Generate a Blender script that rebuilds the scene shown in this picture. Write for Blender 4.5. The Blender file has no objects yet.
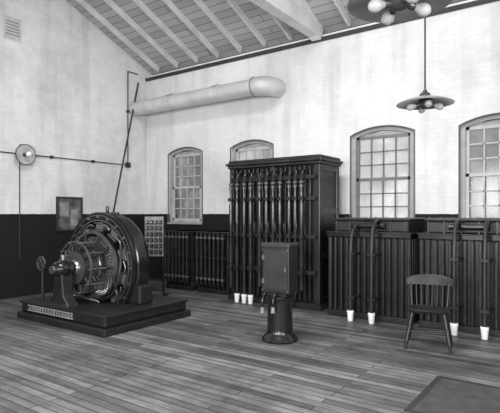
import bpy, bmesh, math, random
from mathutils import Vector, Matrix, Euler
random.seed(4)
scn = bpy.context.scene
scn.view_settings.view_transform = 'Standard'
scn.view_settings.look = 'None'
COL = scn.collection
pi = math.pi

# ------------------------------------------------------------ materials
def newmat(name):
    m = bpy.data.materials.new(name); m.use_nodes = True
    nt = m.node_tree
    return m, nt, nt.nodes, nt.links, nt.nodes['Principled BSDF']

def pmat(name, v, rough=0.5, metal=0.0, var=0.25, scale=6.0, bump=0.0, spec=0.5):
    m, nt, N, L, b = newmat(name)
    tc = N.new('ShaderNodeTexCoord'); no = N.new('ShaderNodeTexNoise')
    no.inputs['Scale'].default_value = scale; no.inputs['Detail'].default_value = 6
    L.new(tc.outputs['Object'], no.inputs['Vector'])
    cr = N.new('ShaderNodeValToRGB')
    a = v*(1-var); c = min(1, v*(1+var))
    cr.color_ramp.elements[0].position = .3; cr.color_ramp.elements[0].color = (a, a, a, 1)
    cr.color_ramp.elements[1].position = .7; cr.color_ramp.elements[1].color = (c, c, c, 1)
    L.new(no.outputs['Fac'], cr.inputs['Fac']); L.new(cr.outputs['Color'], b.inputs['Base Color'])
    b.inputs['Roughness'].default_value = rough; b.inputs['Metallic'].default_value = metal
    b.inputs['Specular IOR Level'].default_value = spec
    if bump > 0:
        bp = N.new('ShaderNodeBump'); bp.inputs['Strength'].default_value = bump; bp.inputs['Distance'].default_value = .01
        L.new(no.outputs['Fac'], bp.inputs['Height']); L.new(bp.outputs['Normal'], b.inputs['Normal'])
    return m

def math_node(N, L, op, a, b=None):
    n = N.new('ShaderNodeMath'); n.operation = op
    for i, x in enumerate((a, b)):
        if x is None: continue
        if isinstance(x, (int, float)): n.inputs[i].default_value = x
        else: L.new(x, n.inputs[i])
    return n.outputs[0]

def wall_mat(name, axis, lo=.72):
    m, nt, N, L, b = newmat(name)
    g = N.new('ShaderNodeNewGeometry'); sp = N.new('ShaderNodeSeparateXYZ'); L.new(g.outputs['Position'], sp.inputs[0])
    cb = N.new('ShaderNodeCombineXYZ')
    L.new(sp.outputs[axis], cb.inputs[0]); L.new(sp.outputs['Z'], cb.inputs[1])
    br = N.new('ShaderNodeTexBrick'); L.new(cb.outputs[0], br.inputs['Vector'])
    br.inputs['Scale'].default_value = 1; br.inputs['Brick Width'].default_value = .22; br.inputs['Row Height'].default_value = .075
    br.inputs['Mortar Size'].default_value = .005
    br.inputs['Color1'].default_value = (.82,)*3+(1,); br.inputs['Color2'].default_value = (.78,)*3+(1,); br.inputs['Mortar'].default_value = (.75,)*3+(1,)
    no = N.new('ShaderNodeTexNoise'); no.inputs['Scale'].default_value = .8; no.inputs['Detail'].default_value = 10; no.inputs['Roughness'].default_value = .7
    L.new(g.outputs['Position'], no.inputs['Vector'])
    st = N.new('ShaderNodeValToRGB'); st.color_ramp.elements[0].position = .33; st.color_ramp.elements[0].color = (lo,)*3+(1,)
    st.color_ramp.elements[1].position = .58; st.color_ramp.elements[1].color = (1, 1, 1, 1)
    L.new(no.outputs['Fac'], st.inputs['Fac'])
    # vertical water streaks
    mp = N.new('ShaderNodeMapping'); mp.inputs['Scale'].default_value = (2.2, .22, 1); L.new(cb.outputs[0], mp.inputs['Vector'])
    n3 = N.new('ShaderNodeTexNoise'); n3.inputs['Scale'].default_value = 1.5; n3.inputs['Detail'].default_value = 7; L.new(mp.outputs[0], n3.inputs['Vector'])
    s3 = N.new('ShaderNodeValToRGB'); s3.color_ramp.elements[0].position = .33; s3.color_ramp.elements[0].color = (.82,)*3+(1,)
    s3.color_ramp.elements[1].position = .5; s3.color_ramp.elements[1].color = (1, 1, 1, 1)
    L.new(n3.outputs['Fac'], s3.inputs['Fac'])
    mx0 = N.new('ShaderNodeMixRGB'); mx0.blend_type = 'MULTIPLY'; mx0.inputs[0].default_value = 1
    L.new(st.outputs['Color'], mx0.inputs[1]); L.new(s3.outputs['Color'], mx0.inputs[2])
    mx = N.new('ShaderNodeMixRGB'); mx.blend_type = 'MULTIPLY'; mx.inputs[0].default_value = .8
    L.new(br.outputs['Color'], mx.inputs[1]); L.new(mx0.outputs[0], mx.inputs[2])
    # dark painted dado below 1.60 m
    n2 = N.new('ShaderNodeTexNoise'); n2.inputs['Scale'].default_value = 9; L.new(g.outputs['Position'], n2.inputs['Vector'])
    edge = math_node(N, L, 'ADD', math_node(N, L, 'MULTIPLY', n2.outputs['Fac'], .02), 1.59)
    lt = math_node(N, L, 'LESS_THAN', sp.outputs['Z'], edge)
    dk = N.new('ShaderNodeMixRGB'); L.new(lt, dk.inputs[0]); L.new(mx.outputs[0], dk.inputs[1]); dk.inputs[2].default_value = (.018,)*3+(1,)
    L.new(dk.outputs[0], b.inputs['Base Color'])
    b.inputs['Roughness'].default_value = .75; b.inputs['Specular IOR Level'].default_value = .12
    bp = N.new('ShaderNodeBump'); bp.inputs['Strength'].default_value = .2; bp.inputs['Distance'].default_value = .004
    L.new(br.outputs['Fac'], bp.inputs['Height']); bp.invert = True; L.new(bp.outputs['Normal'], b.inputs['Normal'])
    return m

def floor_mat():
    m, nt, N, L, b = newmat('floor_boards')
    g = N.new('ShaderNodeNewGeometry')
    br = N.new('ShaderNodeTexBrick'); L.new(g.outputs['Position'], br.inputs['Vector'])
    br.inputs['Scale'].default_value = 1; br.inputs['Brick Width'].default_value = 1.9; br.inputs['Row Height'].default_value = .095
    br.inputs['Mortar Size'].default_value = .005; br.offset = .37
    br.inputs['Color1'].default_value = (.15,)*3+(1,); br.inputs['Color2'].default_value = (.36,)*3+(1,); br.inputs['Mortar'].default_value = (.04,)*3+(1,)
    mp = N.new('ShaderNodeMapping'); mp.inputs['Scale'].default_value = (.9, 12, 1); L.new(g.outputs['Position'], mp.inputs['Vector'])
    no = N.new('ShaderNodeTexNoise'); no.inputs['Scale'].default_value = 1.6; no.inputs['Detail'].default_value = 9; no.inputs['Roughness'].default_value = .7
    L.new(mp.outputs[0], no.inputs['Vector'])
    cr = N.new('ShaderNodeValToRGB'); cr.color_ramp.elements[0].position = .38; cr.color_ramp.elements[0].color = (.55,)*3+(1,)
    cr.color_ramp.elements[1].position = .66; cr.color_ramp.elements[1].color = (1.0,)*3+(1,)
    L.new(no.outputs['Fac'], cr.inputs['Fac'])
    mx = N.new('ShaderNodeMixRGB'); mx.blend_type = 'MULTIPLY'; mx.inputs[0].default_value = 1
    L.new(br.outputs['Color'], mx.inputs[1]); L.new(cr.outputs['Color'], mx.inputs[2])
    n2 = N.new('ShaderNodeTexNoise'); n2.inputs['Scale'].default_value = .8; n2.inputs['Detail'].default_value = 9; n2.inputs['Roughness'].default_value = .72; L.new(g.outputs['Position'], n2.inputs['Vector'])
    c2 = N.new('ShaderNodeValToRGB'); c2.color_ramp.elements[0].position = .4; c2.color_ramp.elements[0].color = (.48,)*3+(1,)
    c2.color_ramp.elements[1].position = .6; c2.color_ramp.elements[1].color = (1.0,)*3+(1,)
    L.new(n2.outputs['Fac'], c2.inputs['Fac'])
    m2 = N.new('ShaderNodeMixRGB'); m2.blend_type = 'MULTIPLY'; m2.inputs[0].default_value = 1
    L.new(mx.outputs[0], m2.inputs[1]); L.new(c2.outputs['Color'], m2.inputs[2])
    L.new(m2.outputs[0], b.inputs['Base Color'])
    b.inputs['Roughness'].default_value = .48; b.inputs['Specular IOR Level'].default_value = .3
    return m

def ceil_mat():
    m, nt, N, L, b = newmat('ceiling_boards')
    g = N.new('ShaderNodeNewGeometry')
    br = N.new('ShaderNodeTexBrick'); L.new(g.outputs['Position'], br.inputs['Vector'])
    br.inputs['Scale'].default_value = 1; br.inputs['Brick Width'].default_value = 3.5; br.inputs['Row Height'].default_value = .16
    br.inputs['Mortar Size'].default_value = .007
    br.inputs['Color1'].default_value = (.46,)*3+(1,); br.inputs['Color2'].default_value = (.36,)*3+(1,); br.inputs['Mortar'].default_value = (.12,)*3+(1,)
    L.new(br.outputs['Color'], b.inputs['Base Color']); b.inputs['Roughness'].default_value = .8
    return m

def glass_mat(name, lo, hi, base):
    m, nt, N, L, b = newmat(name)
    out = N['Material Output']
    tr = N.new('ShaderNodeBsdfTransparent'); mix = N.new('ShaderNodeMixShader')
    g = N.new('ShaderNodeNewGeometry'); no = N.new('ShaderNodeTexNoise'); no.inputs['Scale'].default_value = 2.2; no.inputs['Detail'].default_value = 4; L.new(g.outputs['Position'], no.inputs['Vector'])
    mr = N.new('ShaderNodeMapRange'); mr.inputs['From Min'].default_value = .3; mr.inputs['From Max'].default_value = .7; mr.inputs['To Min'].default_value = lo; mr.inputs['To Max'].default_value = hi
    L.new(no.outputs['Fac'], mr.inputs['Value']); L.new(mr.outputs[0], mix.inputs[0])
    b.inputs['Base Color'].default_value = (base,)*3+(1,); b.inputs['Roughness'].default_value = .15
    L.new(tr.outputs[0], mix.inputs[1]); L.new(b.outputs[0], mix.inputs[2]); L.new(mix.outputs[0], out.inputs['Surface'])
    return m

M_wb = wall_mat('painted_brick_x', 'X', .76); M_wl = wall_mat('painted_brick_y', 'Y', .66)
M_floor = floor_mat(); M_ceil = ceil_mat()
G_bright = glass_mat('dusty_glass_lit', .35, .58, .3); G_mid = glass_mat('dusty_glass_half_lit', .45, .75, .2); G_dim = glass_mat('dusty_glass_dim_lit', .6, .88, .14)  # dust, plus opacity and tone imitating how much daylight each window shows
M_white = pmat('sash_paint', .17, .6, var=.12)
M_sashl = pmat('sash_paint_light', .5, .6, var=.12)
M_beam = pmat('beam_white', .72, .7, var=.12, scale=3)
M_raft = pmat('rafter_white', .62, .7, var=.15, scale=3)
M_frame = pmat('window_frame_paint', .36, .6, var=.15)
M_dark = pmat('dark_trim', .03, .6)
M_black = pmat('black_japan_iron', .010, .33, 0, .4, 8, .15)
M_blackg = pmat('black_enamel_gloss', .012, .2, 0, .3, 5, .05)
M_cast = pmat('bedplate_cast_iron', .012, .45, 0, .4, 9, .3)
M_iron = pmat('dark_cast_iron', .022, .42, .3, .35, 10, .2)
M_steel = pmat('machined_steel', .36, .3, .9, .2, 20)
M_copper = pmat('commutator_copper', .22, .35, .8, .3, 25)
M_coil = pmat('taped_coil', .11, .5, 0, .3, 30, .4)
M_cable = pmat('braided_cable', .02, .4, 0, .4, 40, .2)
M_porc = pmat('white_porcelain', .88, .2, 0, .05)
M_duct = pmat('galvanised_duct', .60, .45, .15, .12, 4)
M_wood = pmat('dark_chair_wood', .016, .35, 0, .4, 12)
M_slate = pmat('slate_panel', .26, .5, 0, .3, 8)
M_cab = pmat('stained_cabinet_wood', .018, .28, 0, .45, 5)
M_tube = pmat('fuse_tube_varnish', .03, .16, 0, .3, 5)
M_paper = pmat('paper', .5, .8, var=.1)
M_ink = pmat('ink_print', .1, .8, var=.6, scale=30)
M_refl = pmat('enamel_reflector', .32, .3, .3, .1)
M_bulb = pmat('glass_bulb', .42, .08, 0, .1)
M_socket = pmat('brass_socket', .08, .35, .6)

# ------------------------------------------------------------ mesh helpers
def link(ob, parent=None):
    COL.objects.link(ob)
    if parent is not None: ob.parent = parent
    return ob
def empty(name, loc=(0, 0, 0), rz=0, sc=1):
    e = bpy.data.objects.new(name, None); e.location = loc; e.rotation_euler = (0, 0, rz); e.empty_display_size = .2
    e.scale = (sc, sc, sc)
    COL.objects.link(e); return e
def from_bm(name, bm, mat, parent=None, smooth=False, bevel=0, autos=None):
    me = bpy.data.meshes.new(name); bmesh.ops.recalc_face_normals(bm, faces=bm.faces); bm.to_mesh(me); bm.free()
    me.materials.append(mat)
    if smooth:
        for p in me.polygons: p.use_smooth = True
        try: me.set_sharp_from_angle(angle=math.radians(40))
        except Exception: pass
    ob = bpy.data.objects.new(name, me); link(ob, parent)
    if bevel > 0:
        md = ob.modifiers.new('bevel', 'BEVEL'); md.width = bevel; md.segments = 2; md.limit_method = 'ANGLE'
    return ob
def add_box(bm, c, s, rot=None):
    M = Matrix.Translation(c)
    if rot is not None: M = M @ rot.to_4x4()
    M = M @ Matrix.Diagonal((s[0], s[1], s[2], 1))
    bmesh.ops.create_cube(bm, size=1, matrix=M)
def boxes(name, lst, mat, parent=None, bevel=0):
    bm = bmesh.new()
    for it in lst: add_box(bm, *it)
    return from_bm(name, bm, mat, parent, bevel=bevel)
def box(name, c, s, mat, parent=None, bevel=.006, rot=None):
    return boxes(name, [(c, s, rot)], mat, parent, bevel)
def mm(x0, x1, y0, y1, z0, z1):
    return ((x0+x1)/2, (y0+y1)/2, (z0+z1)/2), (x1-x0, y1-y0, z1-z0)
def add_cyl(bm, p1, p2, r1, r2=None, seg=20):
    p1 = Vector(p1); p2 = Vector(p2); d = p2-p1
    q = Vector((0, 0, 1)).rotation_difference(d.normalized())
    M = Matrix.Translation((p1+p2)/2) @ q.to_matrix().to_4x4()
    bmesh.ops.create_cone(bm, cap_ends=True, segments=seg, radius1=r1, radius2=r1 if r2 is None else r2, depth=d.length, matrix=M)
def cyls(name, lst, mat, parent=None, seg=20, bevel=0):
    bm = bmesh.new()
    for it in lst: add_cyl(bm, *it, seg=seg)
    return from_bm(name, bm, mat, parent, smooth=True, bevel=bevel)
def lathe(name, prof, mat, parent=None, loc=(0, 0, 0), rot=None, seg=48, closed=False):
    bm = bmesh.new(); rings = []
    for r, z in prof:
        if r < 1e-5: rings.append([bm.verts.new((0, 0, z))])
        else: rings.append([bm.verts.new((r*math.cos(2*pi*i/seg), r*math.sin(2*pi*i/seg), z)) for i in range(seg)])
    pairs = list(zip(rings, rings[1:]))
    if closed: pairs.append((rings[-1], rings[0]))
    for a, c in pairs:
        for i in range(seg):
            j = (i+1) % seg
            if len(a) == 1 and len(c) == 1: continue
            if len(a) == 1: bm.faces.new((a[0], c[i], c[j]))
            elif len(c) == 1: bm.faces.new((a[i], a[j], c[0]))
            else: bm.faces.new((a[i], a[j], c[j], c[i]))
    M = Matrix.Translation(loc)
    if rot is not None: M = M @ rot.to_matrix().to_4x4()
    bmesh.ops.transform(bm, matrix=M, verts=bm.verts)
    return from_bm(name, bm, mat, parent, smooth=True)
def tube(name, paths, r, mat, parent=None, smooth=True):
    cu = bpy.data.curves.new(name, 'CURVE'); cu.dimensions = '3D'; cu.bevel_depth = r; cu.bevel_resolution = 3; cu.use_fill_caps = True; cu.resolution_u = 8
    for pts in paths:
        if smooth:
            sp = cu.splines.new('BEZIER'); sp.bezier_points.add(len(pts)-1)
            for bp, p in zip(sp.bezier_points, pts): bp.co = p; bp.handle_left_type = bp.handle_right_type = 'AUTO'
        else:
            sp = cu.splines.new('POLY'); sp.points.add(len(pts)-1)
            for bp, p in zip(sp.points, pts): bp.co = (*p, 1)
    cu.materials.append(mat)
    return link(bpy.data.objects.new(name, cu), parent)
def prism(name, poly, axis, a0, a1, mat, parent=None):
    """poly 2D; axis 'x': poly=(y,z); 'y': poly=(x,z)"""
    bm = bmesh.new()
    def P(u, v, a): return (a, u, v) if axis == 'x' else (u, a, v)
    A = [bm.verts.new(P(u, v, a0)) for u, v in poly]; B = [bm.verts.new(P(u, v, a1)) for u, v in poly]
    bm.faces.new(A); bm.faces.new(B); n = len(poly)
    for i in range(n): bm.faces.new((A[i], A[(i+1) % n], B[(i+1) % n], B[i]))
    return from_bm(name, bm, mat, parent)

# ------------------------------------------------------------ room
XL, XR, YB, YF = -9.06, 3.0, 8.3, -3.7
ZE, SL = 5.0, .41
YR = (YB+YF)/2; ZR = ZE+SL*(YB-YR)
T = .35
SILL, SPR, RISE = 1.36, 3.02, .13

def arch_poly(w, z0, zs, rise, n=10):
    pts = [(-w/2, z0), (w/2, z0)]
    R = (w*w/4+rise*rise)/(2*rise)
    a = math.asin(w/2/R)
    for i in range(n+1):
        t = a-2*a*i/n
        pts.append((R*math.sin(t), zs+rise-R+R*math.cos(t)))
    return pts

def cut(wall, cutters):
    for c in cutters:
        md = wall.modifiers.new('b', 'BOOLEAN'); md.object = c; md.operation = 'DIFFERENCE'; md.solver = 'EXACT'
    dg = bpy.context.evaluated_depsgraph_get(); dg.update()
    me = bpy.data.meshes.new_from_object(wall.evaluated_get(dg))
    wall.modifiers.clear(); wall.data = me
    for c in cutters: bpy.data.objects.remove(c)

def gable():
    return [(YF-T, -.0), (YB+T, -.0), (YB+T, ZE-SL*T), (YR, ZR), (YF-T, ZE-SL*T)]
floor_o = box('floor', *mm(XL-T, XR+T, YF-T, YB+T, -.2, 0), M_floor, bevel=0)
wall_back = box('wall_back', *mm(XL, XR, YB, YB+T, 0, ZE-.0), M_wb, bevel=0)
wall_front = box('wall_front', *mm(XL, XR, YF-T, YF, 0, ZE), M_wb, bevel=0)
wall_left = prism('wall_left', gable(), 'x', XL-T, XL, M_wl)
wall_right = prism('wall_right', gable(), 'x', XR, XR+T, M_wl)

WINX = [(-7.78, 1.08), (-5.89, 1.10), (-3.08, 1.16), (-1.22, 1.14)]
def cutter_y(xc, w, yc): return prism('cut', [(u+xc, v) for u, v in arch_poly(w, SILL, SPR, RISE)], 'y', yc-.6, yc+.6, M_wb)
cut(wall_back, [cutter_y(x, w, YB+T/2) for x, w in WINX])
FWX = [-6.5, -3.2, 0.1]
cut(wall_front, [cutter_y(x, 1.6, YF-T/2) for x in FWX])
RWY = [-1.0, 2.2, 5.4]
cut(wall_right, [prism('cut', [(u+y, v) for u, v in arch_poly(1.6, SILL, SPR, RISE)], 'x', XR-.6, XR+.9, M_wb) for y in RWY])

wn = [0]
def window(loc, rz, w, glass, ms):
    """local: opening centre x=0, interior face y=0, outward +y"""
    wn[0] += 1
    e = empty('window_%d' % wn[0], loc, rz)
    z0, zs, rise = SILL, SPR, RISE
    yo = .05
    ft = .085
    outer = arch_poly(w-.004, z0+.002, zs-.002, rise); wi = w-2*ft
    inner = arch_poly(wi, z0+ft, zs-.03, rise*.72)
    bm = bmesh.new(); n = len(outer)
    V = []
    for y in (yo, yo+.12):
        V.append([bm.verts.new((u, y, v)) for u, v in outer]+[bm.verts.new((u, y, v)) for u, v in inner])
    for i in range(n):
        j = (i+1) % n
        bm.faces.new((V[0][i], V[0][j], V[0][n+j], V[0][n+i])); bm.faces.new((V[1][i], V[1][j], V[1][n+j], V[1][n+i]))
        bm.faces.new((V[0][i], V[0][j], V[1][j], V[1][i])); bm.faces.new((V[0][n+i], V[0][n+j], V[1][n+j], V[1][n+i]))
    from_bm('frame', bm, M_frame, e)
    zt = zs-.02; zm = z0+ft+(zt-z0-ft)*.5
    def sash(nm, za, zb, y, cols=4, rows=3):
        L = []
        s = .05
        L.append(mm(-wi/2, -wi/2+s, y, y+.04, za, zb)); L.append(mm(wi/2-s, wi/2, y, y+.04, za, zb))
        L.append(mm(-wi/2, wi/2, y, y+.04, za, za+s)); L.append(mm(-wi/2, wi/2, y, y+.04, zb-s, zb))
        for i in range(1, cols):
            x = -wi/2+s+(wi-2*s)*i/cols; L.append(mm(x-.011, x+.011, y+.005, y+.035, za, zb))
        for i in range(1, rows):
            z = za+s+(zb-za-2*s)*i/rows; L.append(mm(-wi/2, wi/2, y+.005, y+.035, z-.011, z+.011))
        boxes(nm, L, ms, e)
    sash('sash_lower', z0+ft, zm+.025, yo+.015); sash('sash_upper', zm-.025, zt, yo+.045)
    boxes('head_infill', [mm(-wi/2, wi/2, yo+.05, yo+.10, zt-.01, zt+.055)], M_frame, e)
    prism('glass', [(u*.98, v) for u, v in inner], 'y', yo+.092, yo+.095, glass, e)
    boxes('sill', [mm(-w/2+.003, w/2-.003, -.04, yo+.0, z0+.002, z0+.04)], M_frame, e, .005)
    bo = arch_poly(w, z0, zs, rise)
    tube('architrave_bead', [[(u, .0, v) for u, v in bo[1:]]+[(bo[0][0], 0, bo[0][1])]], .014, M_coil, e, smooth=False)
    return e
for (x, w), g_, s_ in zip(WINX, (G_dim, G_mid, G_bright, G_dim), (M_sashl, M_sashl, M_white, M_sashl)): window((x, YB, 0), 0, w, g_, s_)
for x in FWX: window((x, YF, 0), pi, 1.6, G_mid, M_sashl)
for y in RWY: window((XR, y, 0), -pi/2, 1.6, G_mid, M_sashl)

# ceiling (two pitched board surfaces)
bm = bmesh.new()
th = .12
for sgn, ya, yb in ((1, YB+T, YR), (-1, YF-T, YR)):
    za = ZE-SL*T; v = []
    for dz in (0.0, th):
        v += [bm.verts.new((XL-T, ya, za+dz+.16)), bm.verts.new((XR+T, ya, za+dz+.16)), bm.verts.new((XR+T, yb, ZR+dz+.16)), bm.verts.new((XL-T, yb, ZR+dz+.16))]
    for f in ((0, 1, 2, 3), (4, 5, 6, 7), (0, 1, 5, 4), (1, 2, 6, 5), (2, 3, 7, 6), (3, 0, 4, 7)): bm.faces.new([v[i] for i in f])
from_bm('ceiling', bm, M_ceil)
prism('wall_left_top', [(YB+T, ZE-SL*T), (YR, ZR), (YF-T, ZE-SL*T), (YF-T, ZE-SL*T+.16), (YR, ZR+.16), (YB+T, ZE-SL*T+.16)], 'x', XL-T, XL, M_wl)
prism('wall_right_top', [(YB+T, ZE-SL*T), (YR, ZR), (YF-T, ZE-SL*T), (YF-T, ZE-SL*T+.16), (YR, ZR+.16), (YB+T, ZE-SL*T+.16)], 'x', XR, XR+T, M_wl)
boxes('wall_back_top', [mm(XL, XR, YB+.02, YB+T, ZE, ZE+.012)], M_wb)
ang = math.atan(SL)
rl = (YB-YR)/math.cos(ang)
def rafter_boxes(x, w, h, drop=0):
    L = []
    for s in (1, -1):
        yc = (YR+(YB if s > 0 else YF))/2; zc = (ZE+ZR)/2+.16-h/2/math.cos(ang)-drop
        L.append(((x, yc, zc), (w, rl, h), Matrix.Rotation(-s*ang, 3, 'X')))
    return L
L = []
x = XL+.42
while x < XR:
    L += rafter_boxes(x, .045, .12)
    x += .62
boxes('ceiling_rafters', L, M_raft)
e = empty('trim_eaves')
boxes('wall_plate_board', [mm(XL, XR, YB-.05, YB, ZE-.12, ZE-.05)], M_dark, e)
boxes('wall_plate_front', [mm(XL, XR, YF, YF+.05, ZE-.12, ZE-.05)], M_dark, e)
# roof truss(es)
def truss(x):
    e = empty('roof_truss', (x, 0, 0))
    boxes('tie_beam', [mm(-.11, .11, YF+.0, YB-.0, ZE-.05, ZE+.20)], M_beam, e, .01)
    boxes('principal_rafters', [((0, c[1], c[2]), s, r) for c, s, r in rafter_boxes(0, .2, .26, .0)], M_beam, e, .01)
    boxes('king_post', [mm(-.08, .08, YR-.09, YR+.09, ZE+.15, ZR)], M_beam, e)
    for s in (1, -1):
        ys = YR+s*2.9; zs_ = ZE+SL*(3.1)
        yq = YR+s*.1
        d = Vector((0, ys-yq, zs_-(ZE+.2)))
        boxes('strut', [(((0, (ys+yq)/2, (zs_+ZE+.2)/2)), (.14, d.length, .14), Matrix.Rotation(math.atan2(d.z, d.y), 3, 'X'))], M_beam, e)
    cyls('tie_rod', [((0, YB-1.9, ZE), (0, YB-1.9, ZE+.7), .014)], M_dark, e)
truss(-4.33); truss(.9)

# floor hatch lower right
e = empty('floor_hatch', (-.55, 4.45, 0))
boxes('hatch_frame', [mm(-.72, .72, -.52, -.47, 0, .008), mm(-.72, .72, .47, .52, 0, .008), mm(-.72, -.67, -.47, .47, 0, .008), mm(.67, .72, -.47, .47, 0, .008)], M_dark, e)
boxes('hatch_plate', [mm(-.67, .67, -.47, .47, 0, .006)], pmat('hatch_iron', .06, .6, 0, .3, 8), e)

# ------------------------------------------------------------ air duct on back wall
e = empty('air_duct', (0, 7.88, 4.12))
R = .165
DL = 3.62
lathe('duct_run', [(R, 0), (R, 1.28), (R+.008, 1.285), (R+.008, 1.32), (R, 1.325), (R, 2.6), (R+.008, 2.605), (R+.008, 2.64), (R, 2.645), (R, DL)], M_duct, e, loc=(XL+.02, 0, .0), rot=Euler((0, pi/2, 0)))
tube('duct_seams', [[(XL+d, R*math.cos(t*pi/12)*1.02, R*math.sin(t*pi/12)*1.02) for t in range(25)] for d in (1.32, 2.64)], .006, M_coil, e)
bm = bmesh.new(); prev = None; seg = 28
x0 = XL+DL
path = [(x0-.06, 0), (x0-.02, 0)]
for i in range(9):
    a = (pi/2)*i/8; path.append((x0+.22*math.sin(a), .22-.22*math.cos(a)))
path.append((x0+.22, YB-7.88-.01))
for i, p in enumerate(path):
    q = path[min(i+1, len(path)-1)]; o = path[max(i-1, 0)]
    t = Vector((q[0]-o[0], q[1]-o[1], 0)).normalized(); nrm = Vector((-t.y, t.x, 0))
    rr = R+.02
    ring = [bm.verts.new(Vector((p[0], p[1], 0))+nrm*rr*math.cos(2*pi*k/seg)+Vector((0, 0, rr*math.sin(2*pi*k/seg)))) for k in range(seg)]
    if prev:
        for k in range(seg): bm.faces.new((prev[k], prev[(k+1) % seg], ring[(k+1) % seg], ring[k]))
    else: bm.faces.new(ring)
    prev = ring
from_bm('duct_elbow', bm, M_duct, e, smooth=True)
tube('elbow_joint', [[(x0-.06, (R+.022)*math.cos(t*pi/12), (R+.022)*math.sin(t*pi/12)) for t in range(25)]], .010, M_coil, e)
tube('duct_hangers', [[(XL+d, .02, R+.0), (XL+d, .2, .24), (XL+d, .40, .32)] for d in (.9, 2.3, 3.4)], .012, M_dark, e)

# ------------------------------------------------------------ left wall fittings
e = empty('wall_conduit')
xw = XL+.025
tube('conduit_horizontal', [[(xw, YF+.1, 2.76), (xw, 7.68, 2.76), (xw, 7.68, 4.98), (xw, 7.98, 4.98)]], .014, M_dark, e, smooth=False)
boxes('conduit_clips', [mm(XL, XL+.05, y-.03, y+.03, 2.73, 2.79) for y in (4.2, 5.7, 6.7)]+[mm(XL, XL+.06, 7.62, 7.74, 2.70, 2.82), mm(XL, XL+.05, 7.65, 7.71, 4.0, 4.06)], M_dark, e, .004)

e = empty('wall_lamp', (XL, 5.08, 2.74))
lathe('reflector', [(0, .03), (.05, .03), (.19, .075), (.195, .085), (.19, .09), (.05, .045), (0, .045)], pmat('lamp_reflector_glass', .45, .3), e, loc=(.06, 0, 0), rot=Euler((0, pi/2, 0)))
tube('reflector_rim', [[(.145, .195*math.cos(t*pi/12), .195*math.sin(t*pi/12)) for t in range(25)]], .009, M_dark, e)
lathe('lamp_socket', [(0, .0), (.03, 0), (.04, .05), (.028, .12), (0, .12)], M_socket, e, loc=(.06, 0, 0), rot=Euler((0, pi/2, 0)))
lathe('bulb', [(0, .0), (.02, 0), (.03, .04), (.05, .08), (.045, .12), (.02, .145), (0, .15)], M_porc, e, loc=(.17, 0, 0), rot=Euler((0, pi/2, 0)))
boxes('wall_block', [mm(0, .06, -.05, .05, -.05, .2)], M_dark, e, .005)
tube('drop_wire', [[(.02, -.05, .0), (.02, -.05, -1.2), (.02, -.05, -2.0)]], .009, M_dark, e)

e = empty('framed_notice', (XL, 6.12, 1.60))
boxes('frame', [mm(0, .04, -.31, -.27, -.36, .36), mm(0, .04, .27, .31, -.36, .36), mm(0, .04, -.27, .27, .32, .36), mm(0, .04, -.27, .27, -.36, -.32)], M_dark, e, .004)
boxes('backing', [mm(0, .015, -.27, .27, -.32, .32)], pmat('notice_print', .12, .5, 0, .7, 7), e)
boxes('notice_sheet', [mm(.015, .02, -.22, -.02, -.05, .24), mm(.015, .02, .03, .2, -.25, .1)], M_slate, e)
e = empty('pinned_notice', (XL, 4.9, 5.15))
boxes('sheet', [mm(0, .006, -.17, .17, -.24, .2)], M_paper, e)
boxes('printed_lines', [mm(.006, .008, -.13, .13, .1-i*.06, .115-i*.06) for i in range(5)], M_ink, e)

e = empty('leaning_pole')
tube('pole', [[(-8.2, 6.2, .015), (XL+.03, 8.0, 4.78)]], .02, M_dark, e, smooth=False)

# ------------------------------------------------------------ rotary converter
def ry(loc): return dict(loc=loc, rot=Euler((-pi/2, 0, 0)))   # lathe z -> +y
e = empty('rotary_converter', (-6.32, 4.93, 0))
boxes('foundation_plinth', [mm(-.96, 1.16, -.93, .72, 0, .10)], M_cast, e, .02)
boxes('bedplate', [mm(-.91, 1.11, -.88, .67, .10, .26)], M_cast, e, .03)
boxes('bedplate_rim', [mm(-.93, 1.13, -.90, .69, .235, .265)], M_cast, e, .01)
boxes('maker_nameplate', [mm(-.72, .42, -.888, -.88, .135, .155), mm(-.72, .42, -.888, -.88, .205, .225)]+[mm(-.68+.07*i, -.645+.07*i, -.888, -.88, .163, .197) for i in range(16)], M_slate, e)
CZ = .80
Ro, Ri, W = .83, .70, .34
y0 = -.14
lathe('field_frame', [(Ri, 0), (Ri, W), (Ro-.04, W), (Ro-.03, W-.03), (Ro-.03, W-.07), (Ro, W-.09), (Ro, .09), (Ro-.03, .07), (Ro-.03, .03), (Ro-.04, 0)], M_blackg, e, closed=True, seg=72, **ry((0, y0, CZ)))
lathe('frame_front_rim', [(Ro-.045, -.03), (Ro-.045, .02), (Ro-.005, .02), (Ro-.005, -.03)], M_blackg, e, closed=True, seg=72, **ry((0, y0+.02, CZ)))
lathe('frame_polished_edge', [(Ro-.054, -.036), (Ro-.046, -.036), (Ro-.046, -.005), (Ro-.054, -.005)], M_steel, e, closed=True, seg=72, **ry((0, y0+.02, CZ)))
lathe('frame_inner_edge', [(Ri-.004, -.012), (Ri+.01, -.012), (Ri+.01, .01), (Ri-.004, .01)], M_steel, e, closed=True, seg=72, **ry((0, y0, CZ)))
boxes('frame_feet', [mm(-.90, -.62, y0+.04, y0+W-.04, .26, CZ-.25), mm(.62, .90, y0+.04, y0+W-.04, .26, CZ-.25)], M_cast, e, .03)
P = []; C = []; B = []; F = []; ST = []
c0 = Vector((0, y0+W/2, CZ))
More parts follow.
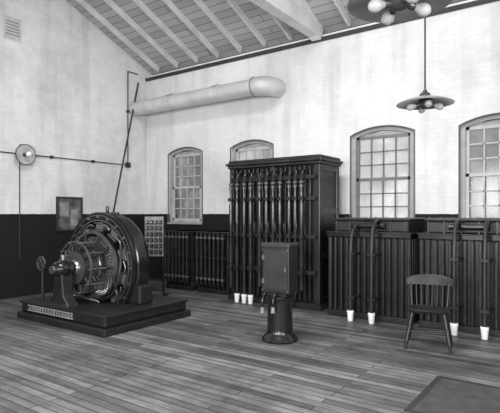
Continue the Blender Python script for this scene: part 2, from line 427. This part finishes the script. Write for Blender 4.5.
for i in range(10):
    a = 2*pi*i/10+pi/10; Rm = Matrix.Rotation(-a, 3, 'Y')
    u = Rm @ Vector((1, 0, 0))
    P.append((c0+u*.58, (.26, .24, .09), Rm)); C.append((c0+u*.60, (.10, .34, .17), Rm)); P.append((c0+u*.47, (.025, .30, .19), Rm))
    F.append((c0+u*.66, (.016, .37, .20), Rm)); F.append((c0+u*.54, (.016, .37, .20), Rm))
    for da in (0, pi/10):
        u2 = Matrix.Rotation(-(a+da), 3, 'Y') @ Vector((1, 0, 0))
        p = c0+u2*.755; B.append((p+Vector((0, -W/2-.03, 0)), p+Vector((0, -W/2+.01, 0)), .018))
    pts = []
    for q in range(5):
        t = a+.16+(2*pi/10-.32)*q/4; uu = Matrix.Rotation(-t, 3, 'Y') @ Vector((1, 0, 0))
        pts.append(tuple(c0+uu*(.62+.03*math.sin(pi*q/4))+Vector((0, -W/2-.02, 0))))
    ST.append(pts)
boxes('field_poles', P, M_iron, e, .01); boxes('field_coils', C, M_coil, e, .03); boxes('coil_flanges', F, M_steel, e, .004); cyls('frame_bolts', B, M_steel, e, seg=6)
tube('coil_straps', ST, .012, M_steel, e)
lathe('armature_core', [(.31, 0), (.435, 0), (.44, .01), (.44, .27), (.435, .28), (.31, .28)], M_iron, e, closed=True, **ry((0, y0+.03, CZ)))
SP = []
for i in range(6):
    a = 2*pi*i/6+.25; Rm = Matrix.Rotation(-a, 3, 'Y'); u = Rm @ Vector((1, 0, 0))
    SP.append((Vector((0, y0+.17, CZ))+u*.20, (.26, .16, .045), Rm))
boxes('armature_spider_arms', SP, M_iron, e, .01)
lathe('end_windings', [(.30, -.11), (.40, -.10), (.425, -.04), (.43, .0), (.3, .01)], M_coil, e, closed=True, **ry((0, y0+.03, CZ)))
lathe('end_windings_rear', [(.30, .10), (.40, .09), (.425, .04), (.43, .0), (.3, .01)], M_coil, e, closed=True, **ry((0, y0+.31, CZ)))
W_ = []
for i in range(54):
    a = 2*pi*i/54; Rm = Matrix.Rotation(-a, 3, 'Y') ; u = Rm @ Vector((1, 0, 0))
    W_.append((Vector((0, y0-.03, CZ))+u*.405, (.05, .15, .014), Rm @ Matrix.Rotation(.35, 3, 'Z')))
    W_.append((Vector((0, y0-.10, CZ))+u*.32, (.16, .03, .010), Rm @ Matrix.Rotation(.0, 3, 'Z')))
boxes('winding_bars', W_, M_copper, e, .003)
lathe('commutator', [(.10, -.01), (.245, -.01), (.245, .0), (.237, .01), (.237, .26), (.25, .27), (.25, .30), (.10, .30)], M_copper, e, closed=True, **ry((0, y0-.42, CZ)))
S_ = []
for i in range(60):
    a = 2*pi*i/60; Rm = Matrix.Rotation(-a, 3, 'Y'); u = Rm @ Vector((1, 0, 0))
    S_.append((Vector((0, y0-.29, CZ))+u*.238, (.006, .24, .006), Rm))
boxes('commutator_segments', S_, M_dark, e)
lathe('spider_hub', [(.05, -.03), (.10, -.03), (.12, .0), (.12, .05), (.05, .05)], M_steel, e, closed=True, **ry((0, y0-.44, CZ)))
lathe('brush_rocker_ring', [(.50, 0), (.50, .035), (.54, .035), (.54, 0)], M_steel, e, closed=True, seg=60, **ry((0, y0-.13, CZ)))
lathe('brush_collector_ring_front', [(.375, 0), (.375, .02), (.40, .02), (.40, 0)], M_copper, e, closed=True, seg=60, **ry((0, y0-.43, CZ)))
A_ = []; H_ = []; BR = []
for i in range(10):
    a = 2*pi*i/10; Rm = Matrix.Rotation(-a, 3, 'Y'); u = Rm @ Vector((1, 0, 0)); c1 = Vector((0, y0, CZ))
    A_.append((c1+u*.385+Vector((0, -.11, 0)), c1+u*.385+Vector((0, -.46, 0)), .013))
    BR.append([tuple(c1+u*.52+Vector((0, -.115, 0))), tuple(c1+u*.45+Vector((0, -.13, 0))), tuple(c1+u*.385+Vector((0, -.15, 0)))])
    for k in range(4): H_.append((c1+u*.305+Vector((0, -.20-.065*k, 0)), (.10, .042, .045), Rm @ Matrix.Rotation(.3, 3, 'Y')))
cyls('brush_arms', A_, M_steel, e, seg=10); boxes('brush_holders', H_, M_socket, e, .006)
tube('brush_brackets', BR, .016, M_iron, e)
tube('rocker_supports', [[(s*.50, y0-.12, CZ-.12), (s*.60, y0-.14, CZ-.34), (s*.62, y0-.12, .27)] for s in (-1, 1)], .022, M_blackg, e)
cyls('shaft', [((0, -.95, CZ), (0, .80, CZ), .055)], M_steel, e)
def pedestal(y, nm):
    bm = bmesh.new()
    pr = [(.26, .26), (.24, .31), (.13, .42), (.10, CZ-.14), (.09, CZ-.06)]
    prev = None
    for hw, z in pr:
        hd = .09 if z > .3 else .12
        ring = [bm.verts.new((sx*hw, y+sy*hd, z)) for sx, sy in ((-1, -1), (1, -1), (1, 1), (-1, 1))]
        if prev:
            for k in range(4): bm.faces.new((prev[k], prev[(k+1) % 4], ring[(k+1) % 4], ring[k]))
        else: bm.faces.new(ring)
        prev = ring
    bm.faces.new(prev)
    from_bm(nm, bm, M_cast, e, bevel=.02)
    lathe(nm+'_housing', [(0, -.14), (.08, -.14), (.11, -.11), (.12, -.04), (.135, -.03), (.135, .03), (.12, .04), (.11, .11), (.08, .14), (0, .14)], M_blackg, e, **ry((0, y, CZ)))
    cyls(nm+'_oil_cup', [((0, y, CZ+.11), (0, y, CZ+.18), .03), ((0, y, CZ+.18), (0, y, CZ+.20), .04)], M_steel, e)
pedestal(-.76, 'front_bearing'); pedestal(.54, 'rear_bearing')
lathe('slip_rings', [(.08, 0), (.2, 0), (.2, .03), (.16, .03), (.16, .05), (.2, .05), (.2, .08), (.08, .08)], M_copper, e, closed=True, **ry((0, y0+W+.1, CZ)))
L = []
for i in range(5):
    xs = -.46+i*.05
    L.append([(xs, y0-.14, CZ-.20-.04*i), (xs-.10+.03*i, y0-.26, CZ-.34), (xs+.1+.02*i, y0-.30, .38), (xs+.32+.05*i, y0-.18, .28)])
for i in range(4):
    xs = .42-i*.05
    L.append([(xs, y0-.14, CZ-.22-.05*i), (xs+.06, y0-.24, CZ-.34), (xs-.08, y0-.26, .38), (xs-.25, y0-.18, .28)])
tube('brush_leads', L, .013, M_steel, e)
tube('series_leads', [[(-.6, y0-.06, CZ+.35), (-.68, y0-.14, CZ), (-.56, y0-.16, CZ-.34), (-.2, y0-.12, .30)], [(.6, y0-.06, CZ+.35), (.68, y0-.14, CZ), (.56, y0-.16, CZ-.34), (.25, y0-.12, .30)]], .02, M_cable, e)
cyls('terminal_studs', [((xx, y0+.1+.06*k, CZ+math.sqrt(Ro**2-xx*xx)-.02), (xx, y0+.1+.06*k, CZ+math.sqrt(Ro**2-xx*xx)+.025), .016) for xx in (-.2, .2) for k in range(3)], M_iron, e, seg=10)
bm = bmesh.new()
bmesh.ops.create_cone(bm, cap_ends=True, segments=16, radius1=.03, radius2=.02, depth=.05, matrix=Matrix.Translation((0, y0+W/2, CZ+Ro+.01)))
from_bm('lifting_eye_base', bm, M_iron, e)
tube('lifting_eye', [[(.03*math.cos(t*pi/6), y0+W/2, CZ+Ro+.055+.03*math.sin(t*pi/6)) for t in range(13)]], .010, M_iron, e)
cyls('brush_shift_handwheel_post', [((-.62, -.70, .26), (-.62, -.70, .80), .022)], M_iron, e)
lathe('brush_shift_handwheel', [(.09, 0), (.09, .02), (.11, .02), (.11, 0)], M_steel, e, closed=True, **ry((-.62, -.74, .84)))
boxes('handwheel_spokes', [((-.62, -.73, .84), (.2, .015, .02), Matrix.Rotation(k*pi/3, 3, 'Y')) for k in range(3)], M_steel, e)

# slate terminal panel standing behind converter
e = empty('terminal_panel_stand', (-7.0, 6.62, 0), .45)
boxes('stand_legs', [mm(-.19, -.16, -.02, .02, 0, 1.5), mm(.16, .19, -.02, .02, 0, 1.5), mm(-.16, .16, -.015, .015, .3, .33)], M_iron, e)
boxes('stand_feet', [mm(-.21, -.14, -.2, .2, 0, .03), mm(.14, .21, -.2, .2, 0, .03)], M_iron, e)
boxes('slate_panel', [mm(-.19, .19, -.05, -.02, .78, 1.55)], M_slate, e, .005)
boxes('terminal_blocks', [mm(-.16+.09*i, -.10+.09*i, -.08, -.05, .83+.115*j, .90+.115*j) for i in range(4) for j in range(6)], M_black, e, .004)
cyls('terminal_nuts', [((-.13+.09*i, -.10, .865+.115*j), (-.13+.09*i, -.08, .865+.115*j), .014) for i in range(4) for j in range(6)], M_steel, e, seg=8)

# ------------------------------------------------------------ transformers
def pot(bm, x, y):
    add_cyl(bm, (x, y, 0), (x, y, .13), .038, .05, seg=18); add_cyl(bm, (x, y, .13), (x, y, .155), .055, .05, seg=18)
def transformer(x0, x1, yf, depth, zt, cables, lid=True, nfin=13, name='oil_transformer'):
    w = x1-x0
    e = empty(name, ((x0+x1)/2, yf, 0))
    boxes('base', [mm(-w/2, w/2, 0, depth, 0, .09)], M_iron, e, .01)
    boxes('tank_core', [mm(-w/2+.06, w/2-.06, .09, depth-.04, .09, zt-.08)], M_black, e)
    fins = []
    n = nfin
    for i in range(n+1):
        x = -w/2+.03+(w-.06)*i/n; fins.append(mm(x-.022, x+.022, .01, .10, .09, zt-.09))
    for i in range(9):
        y = .05+(depth-.1)*i/8
        for s in (-1, 1):
            xx = s*(w/2-.03); fins.append(mm(xx-.03, xx+.03, y-.02, y+.02, .09, zt-.09))
    boxes('cooling_fins', fins, M_cab, e, .012)
    boxes('top_rim', [mm(-w/2-.01, w/2+.01, -.01, depth, zt-.09, zt)], M_blackg, e, .012)
    boxes('rim_moulding', [mm(-w/2-.02, w/2+.02, -.025, depth, zt-.02, zt)], M_tube, e, .006)
    if lid:
        boxes('cover', [mm(-w/2+.08, w/2-.06, .12, depth-.08, zt, zt+.17)], M_iron, e, .02)
        boxes('cover_flange', [mm(-w/2+.05, w/2-.03, .09, depth-.05, zt+.17, zt+.21)], M_iron, e, .012)
        boxes('cover_panel_ribs', [mm(-w/2+.1+(w-.2)*i/5-.012, -w/2+.1+(w-.2)*i/5+.012, .105, .125, zt, zt+.17) for i in range(6)], M_cab, e, .004)
        cyls('cover_bolts', [((-w/2+.12+(w-.2)*i/7, .11, zt+.21), (-w/2+.12+(w-.2)*i/7, .11, zt+.225), .013) for i in range(8)], M_coil, e, seg=6)
        lathe('cover_pipe', [(0, 0), (.04, 0), (.04, w*.35), (.05, w*.35), (.05, w*.4), (0, w*.4)], M_blackg, e, loc=(-.2*w, .06, zt+.09), rot=Euler((0, pi/2, 0)))
    ps = []; bm = bmesh.new()
    for cx, ztop in cables:
        xx = cx-(x0+x1)/2
        ps.append([(xx, .2, ztop-.1), (xx, .05, ztop), (xx, -.12, ztop-.10), (xx, -.19, ztop-.35), (xx, -.2, .8), (xx, -.2, .1)])
        pot(bm, xx, -.2)
    if cables:
        tube('lead_cables', ps, .03, M_cable, e)
        from_bm('porcelain_bushings', bm, M_porc, e, smooth=True)
        boxes('cable_cleats', [mm(cx-(x0+x1)/2-.06, cx-(x0+x1)/2+.06, -.23, .03, z-.02, z+.02) for cx, zz in cables for z in (.35, 1.0)], M_iron, e, .004)
    else:
        bm.free()
        # open grid front: vertical rods between two cross bars
        boxes('grid_bars', [mm(-w/2+.02, w/2-.02, -.06, -.02, z-.02, z+.02) for z in (.30, .72, 1.12)], M_iron, e, .004)
        boxes('grid_standoffs', [mm(s*(w/2-.06)-.02, s*(w/2-.06)+.02, -.04, .02, z-.02, z+.02) for s in (-1, 1) for z in (.30, .72, 1.12)], M_iron, e)
        cyls('grid_rods', [((-w/2+.08+(w-.16)*i/6, -.08, .18), (-w/2+.08+(w-.16)*i/6, -.08, zt-.02), .018) for i in range(7)], M_tube, e, seg=12)
        cyls('grid_insulators', [((-w/2+.08+(w-.16)*i/6, -.08, z), (-w/2+.08+(w-.16)*i/6, -.08, z+.04), .032) for i in range(7) for z in (.28, 1.10)], M_coil, e, seg=12)
    return e
transformer(-3.48, -2.17, 7.0, .95, 1.33, [(-3.00, 1.42), (-2.67, 1.50)])
transformer(-2.05, -.74, 7.0, .95, 1.33, [(-1.53, 1.50), (-1.16, 1.50)])
transformer(-.62, .69, 7.0, .95, 1.33, [(-.1, 1.50), (.2, 1.50)])
transformer(-6.70, -5.88, 7.5, .65, 1.24, [], lid=False, nfin=7, name='resistor_grid_cabinet')
transformer(-7.60, -6.82, 7.5, .65, 1.24, [], lid=False, nfin=7, name='resistor_grid_cabinet')

# large oil switch / transformer cabinet
X0, X1, YC = -5.60, -3.72, 7.2
w = X1-X0; D = .78; HT = 2.44
e = empty('high_voltage_switch_cabinet', ((X0+X1)/2, YC, 0))
boxes('plinth', [mm(-w/2-.03, w/2+.03, -.03, D, 0, .10)], M_cab, e, .01)
boxes('carcass', [mm(-w/2+.03, w/2-.03, .12, D-.03, .10, HT)], M_black, e)
boxes('corner_posts', [mm(-w/2, -w/2+.09, 0, .10, .10, HT), mm(w/2-.09, w/2, 0, .10, .10, HT), mm(-.045, .045, 0, .12, .10, HT), mm(w/2-.09, w/2, D-.12, D-.02, .10, HT), mm(-w/2, -w/2+.09, D-.12, D-.02, .10, HT)], M_cab, e, .01)
boxes('side_rails', [mm(w/2-.06, w/2-.005, .1, D-.12, z, z+.11) for z in (.1, .85, 1.6, HT-.11)]+[mm(-w/2+.005, -w/2+.06, .1, D-.12, z, z+.11) for z in (.1, .85, 1.6, HT-.11)], M_cab, e, .006)
boxes('cornice', [mm(-w/2-.03, w/2+.03, -.03, D, HT, HT+.05), mm(-w/2-.06, w/2+.05, -.06, D+.03, HT+.05, HT+.10), mm(-w/2-.02, w/2+.02, -.02, D-.02, HT+.10, HT+.15)], M_cab, e, .012)
boxes('front_fins', [mm(-w/2+.12+i*(w-.24)/17-.02, -w/2+.12+i*(w-.24)/17+.02, .04, .13, .12, HT-.02) for i in range(18)], M_cab, e, .008)
boxes('cross_rails', [mm(-w/2+.05, w/2-.05, -.07, -.02, z-.035, z+.035) for z in (.62, 1.22, 1.86, 2.22)], M_iron, e, .006)
boxes('rail_brackets', [mm(xx-.03, xx+.03, -.03, .06, z-.03, z+.03) for z in (.62, 1.22, 1.86, 2.22) for xx in (-w/2+.1, -.1, w/2-.1)], M_iron, e)
xs = [-.80, -.66, -.50, -.36, -.16, -.02, .12, .26, .44, .56, .68]
ps = []; hs = []; kn = []; hd = []; bm = bmesh.new()
for i, xx in enumerate(xs):
    zb = .12 if i in (1, 2, 3, 8) else .28+.07*(i % 3)
    ps.append([(xx, .04, 2.18), (xx, -.06, 2.34), (xx, -.14, 2.2), (xx, -.15, 1.9), (xx, -.15, 1.0), (xx, -.15, zb)])
    hs.append(((xx, -.15, 1.42), (xx, -.15, 1.78), .036)); hs.append(((xx, -.15, .72), (xx, -.15, 1.0), .034))
    for z in (.62, 1.22, 1.86): kn.append(mm(xx-.045, xx+.045, -.19, -.07, z-.03, z+.03))
    if i >= 4: hd.append([(xx-.03, -.17, 1.28), (xx-.03, -.25, 1.30), (xx-.03, -.27, 1.38), (xx-.03, -.26, 1.46)])
    if zb < .2: pot(bm, xx, -.15)
    else: hs.append(((xx, -.15, zb-.02), (xx, -.15, zb+.1), .03))
tube('vertical_bus_cables', ps, .023, M_tube, e)
cyls('fuse_tubes', hs, M_tube, e, seg=14); boxes('cable_clamps', kn, M_iron, e, .006)
tube('switch_handles', hd, .014, M_tube, e)
from_bm('porcelain_bushings', bm, M_porc, e, smooth=True)
kb = bmesh.new()
for xx in xs:
    for z in (2.05, 2.12): add_cyl(kb, (xx, -.15, z), (xx, -.15, z+.03), .04, seg=14)
from_bm('insulator_skirts', kb, M_coil, e, smooth=True)

# ------------------------------------------------------------ controller pedestal
e = empty('controller_pedestal', (-3.27, 5.24, 0))
lathe('cast_base', [(0, 0), (.225, 0), (.23, .02), (.215, .05), (.18, .08), (.165, .11), (.162, .18), (.158, .48), (.165, .52), (.175, .55), (.15, .57), (0, .57)], M_blackg, e)
boxes('box_bottom_flange', [mm(-.15, .15, -.11, .11, .565, .61)], M_iron, e, .01)
boxes('control_box', [mm(-.20, .20, -.115, .115, .61, 1.20)], pmat('control_box_enamel', .022, .35, 0, .3, 5), e, .012)
boxes('box_lid', [mm(-.21, .21, -.127, .127, 1.18, 1.235)], pmat('control_lid_enamel', .035, .4, 0, .3, 5), e, .012)
boxes('front_door_panel', [mm(-.175, .175, -.123, -.115, .65, 1.14)], pmat('control_door_enamel', .035, .3, 0, .3, 5), e, .004)
boxes('door_hinges', [mm(-.19, -.155, -.132, -.115, z, z+.06) for z in (.72, 1.02)]+[mm(.14, .165, -.135, -.123, .88, .94)], M_coil, e, .003)
tube('operating_handles', [[(-.13, -.09, .62), (-.14, -.16, .58), (-.14, -.19, .50), (-.14, -.19, .42)], [(.03, -.10, .62), (.03, -.18, .58), (.03, -.21, .50), (.03, -.21, .44)]], .014, M_blackg, e)
cyls('handle_grips', [((-.14, -.19, .43), (-.14, -.19, .36), .022, .026), ((.03, -.21, .45), (.03, -.21, .38), .022, .026)], M_slate, e)
cyls('box_bolts', [((sx*.185, -.127, z), (sx*.185, -.115, z), .01) for sx in (-1, 1) for z in (.64, 1.15)], M_steel, e, seg=8)

# ------------------------------------------------------------ chair
e = empty('windsor_office_chair', (-1.645, 6.02, 0), .22, 1.03)   # faces local -y
bm = bmesh.new()
n = 32; top = []; bot = []
for i in range(n):
    a = 2*pi*i/n; c, s = math.cos(a), math.sin(a)
    x = .235*(abs(c)**.7)*(1 if c > 0 else -1); y = .215*(abs(s)**.7)*(1 if s > 0 else -1)
    x *= 1-.08*(y/.2)
    top.append(bm.verts.new((x, y, .455))); bot.append(bm.verts.new((x*.93, y*.93, .415)))
mid = [bm.verts.new((v.co.x*.75, v.co.y*.75, .437)) for v in top]
cen = bm.verts.new((0, 0, .432))
for i in range(n):
    j = (i+1) % n
    bm.faces.new((top[i], top[j], bot[j], bot[i])); bm.faces.new((top[i], top[j], mid[j], mid[i])); bm.faces.new((mid[i], mid[j], cen))
bm.faces.new(bot)
from_bm('seat', bm, M_wood, e, smooth=True, bevel=.006)
feet = {}
for k, (sx, sy) in enumerate(((-1, -1), (1, -1), (-1, 1), (1, 1))):
    t = Vector((sx*.17, sy*.13, .42)); b = Vector((sx*.245, sy*.21+(.03 if sy > 0 else 0), 0))
    p = [b.lerp(t, q) for q in (0, .12, .2, .55, .62, 1)]
    rr = [.014, .019, .023, .026, .020, .018]
    bm = bmesh.new()
    for i in range(5): add_cyl(bm, p[i], p[i+1], rr[i], rr[i+1], 14)
    from_bm('leg_%d' % (k+1), bm, M_wood, e, smooth=True); feet[(sx, sy)] = (b, t)
def on(k, z): b, t = feet[k]; return b.lerp(t, z/.42)
cyls('stretchers', [(on((-1, -1), .2), on((1, -1), .2), .012), (on((-1, 1), .16), on((1, 1), .16), .012), (on((-1, -1), .14), on((-1, 1), .14), .012), (on((1, -1), .14), on((1, 1), .14), .012)], M_wood, e, seg=12)
def backpt(t, z):
    lean = (z-.45)*.28
    return Vector((t*(.22+.08*(z-.45)), .18-.05*t*t+lean+.0, z))
sp = []
for i in range(8):
    t = -0.9+1.8*i/7; r = .016 if i in (0, 7) else .0095
    sp.append((backpt(t, .445), backpt(t, .72), r))
cyls('back_spindles', sp, M_wood, e, seg=10)
bm = bmesh.new(); prev = None
for i in range(17):
    t = -1.08+2.16*i/16; zt = .815-.04*abs(t)**3; zb = .69
    a = backpt(t, zb); c = backpt(t, zt); off = Vector((0, .018, 0))
    ring = [bm.verts.new(q) for q in (a-off*.6, c-off*.6, c+off*.6, a+off*.6)]
    if prev:
        for k in range(4): bm.faces.new((prev[k], prev[(k+1) % 4], ring[(k+1) % 4], ring[k]))
    else: bm.faces.new(ring)
    prev = ring
bm.faces.new(prev)
from_bm('crest_rail', bm, M_wood, e, bevel=.005)

# ------------------------------------------------------------ pendant lamps
def ceil_z(y): return ZE+SL*(YB-y)+.16 if y > YR else ZE+SL*(y-YF)+.16
def pendant(x, y, z, rz=0):
    e = empty('pendant_cluster_lamp', (x, y, z), rz)
    lathe('reflector', [(.05, .07), (.12, .055), (.24, .02), (.30, -.008), (.308, -.016), (.300, -.016), (.235, .010), (.12, .042), (.05, .055)], M_refl, e, closed=True)
    lathe('lamp_body', [(0, .14), (.02, .14), (.03, .115), (.055, .10), (.06, .06), (.06, .0), (.07, -.02), (.055, -.045), (.03, -.06), (0, -.065)], M_socket, e)
    for k in range(4):
        a = k*pi/2+.5; d = Vector((math.cos(a), math.sin(a), -.22)).normalized()
        q = Vector((0, 0, 1)).rotation_difference(d).to_euler()
        o = Vector((0, 0, -.012))
        lathe('socket_%d' % (k+1), [(0, .05), (.024, .05), (.026, .09), (.02, .10), (0, .10)], M_socket, e, loc=o, rot=q, seg=18)
        lathe('bulb_%d' % (k+1), [(0, .095), (.018, .095), (.024, .115), (.036, .14), (.040, .16), (.034, .185), (.018, .2), (0, .205)], M_bulb, e, loc=o, rot=q, seg=22)
    cz = ceil_z(y)-z
    tube('hanging_cord', [[(0, 0, .13), (0, 0, cz)]], .010, M_dark, e, smooth=False)
    lathe('ceiling_rose', [(0, cz+.02), (.06, cz+.02), (.055, cz-.04), (.02, cz-.06), (0, cz-.06)], M_dark, e)
pendant(-1.55, 5.53, 2.84)
pendant(-.955, 2.88, 2.88, .3)

# ------------------------------------------------------------ lights
def area(name, loc, rot, sx, sy, en):
    l = bpy.data.lights.new(name, 'AREA'); l.shape = 'RECTANGLE'; l.size = sx; l.size_y = sy; l.energy = en
    o = bpy.data.objects.new(name, l); o.location = loc; o.rotation_euler = rot; COL.objects.link(o)
for i, x in enumerate(FWX): area('window_fill_front', (x, YF+.12, 2.3), (pi/2, 0, 0), 1.5, 1.7, (90, 240, 390)[i])  # area lamps added inside the unseen front windows to light the room
for i, y in enumerate(RWY[:2]): area('window_fill_right', (XR-.12, y, 2.3), (pi/2, 0, pi/2), 1.5, 1.7, 150)  # more added area lamps, just inside the unseen right-hand windows
area('overhead_fill', (-3.4, 3.4, 6.3), (0, 0, 0), 3.0, 1.2, 340)  # added overhead fill lamp; the roof has no opening above it
wd = bpy.data.worlds.new('overcast_sky'); scn.world = wd; wd.use_nodes = True
bg = wd.node_tree.nodes['Background']; bg.inputs[0].default_value = (1, 1, 1, 1); bg.inputs[1].default_value = 1.6

cam = bpy.data.cameras.new('camera'); co = bpy.data.objects.new('camera', cam); COL.objects.link(co)
co.location = (0, 0, 1.6); co.rotation_euler = (pi/2, 0, math.radians(35.5))
cam.sensor_width = 36; cam.lens = 36*485/500; cam.shift_y = .015; cam.clip_start = .05
scn.camera = co
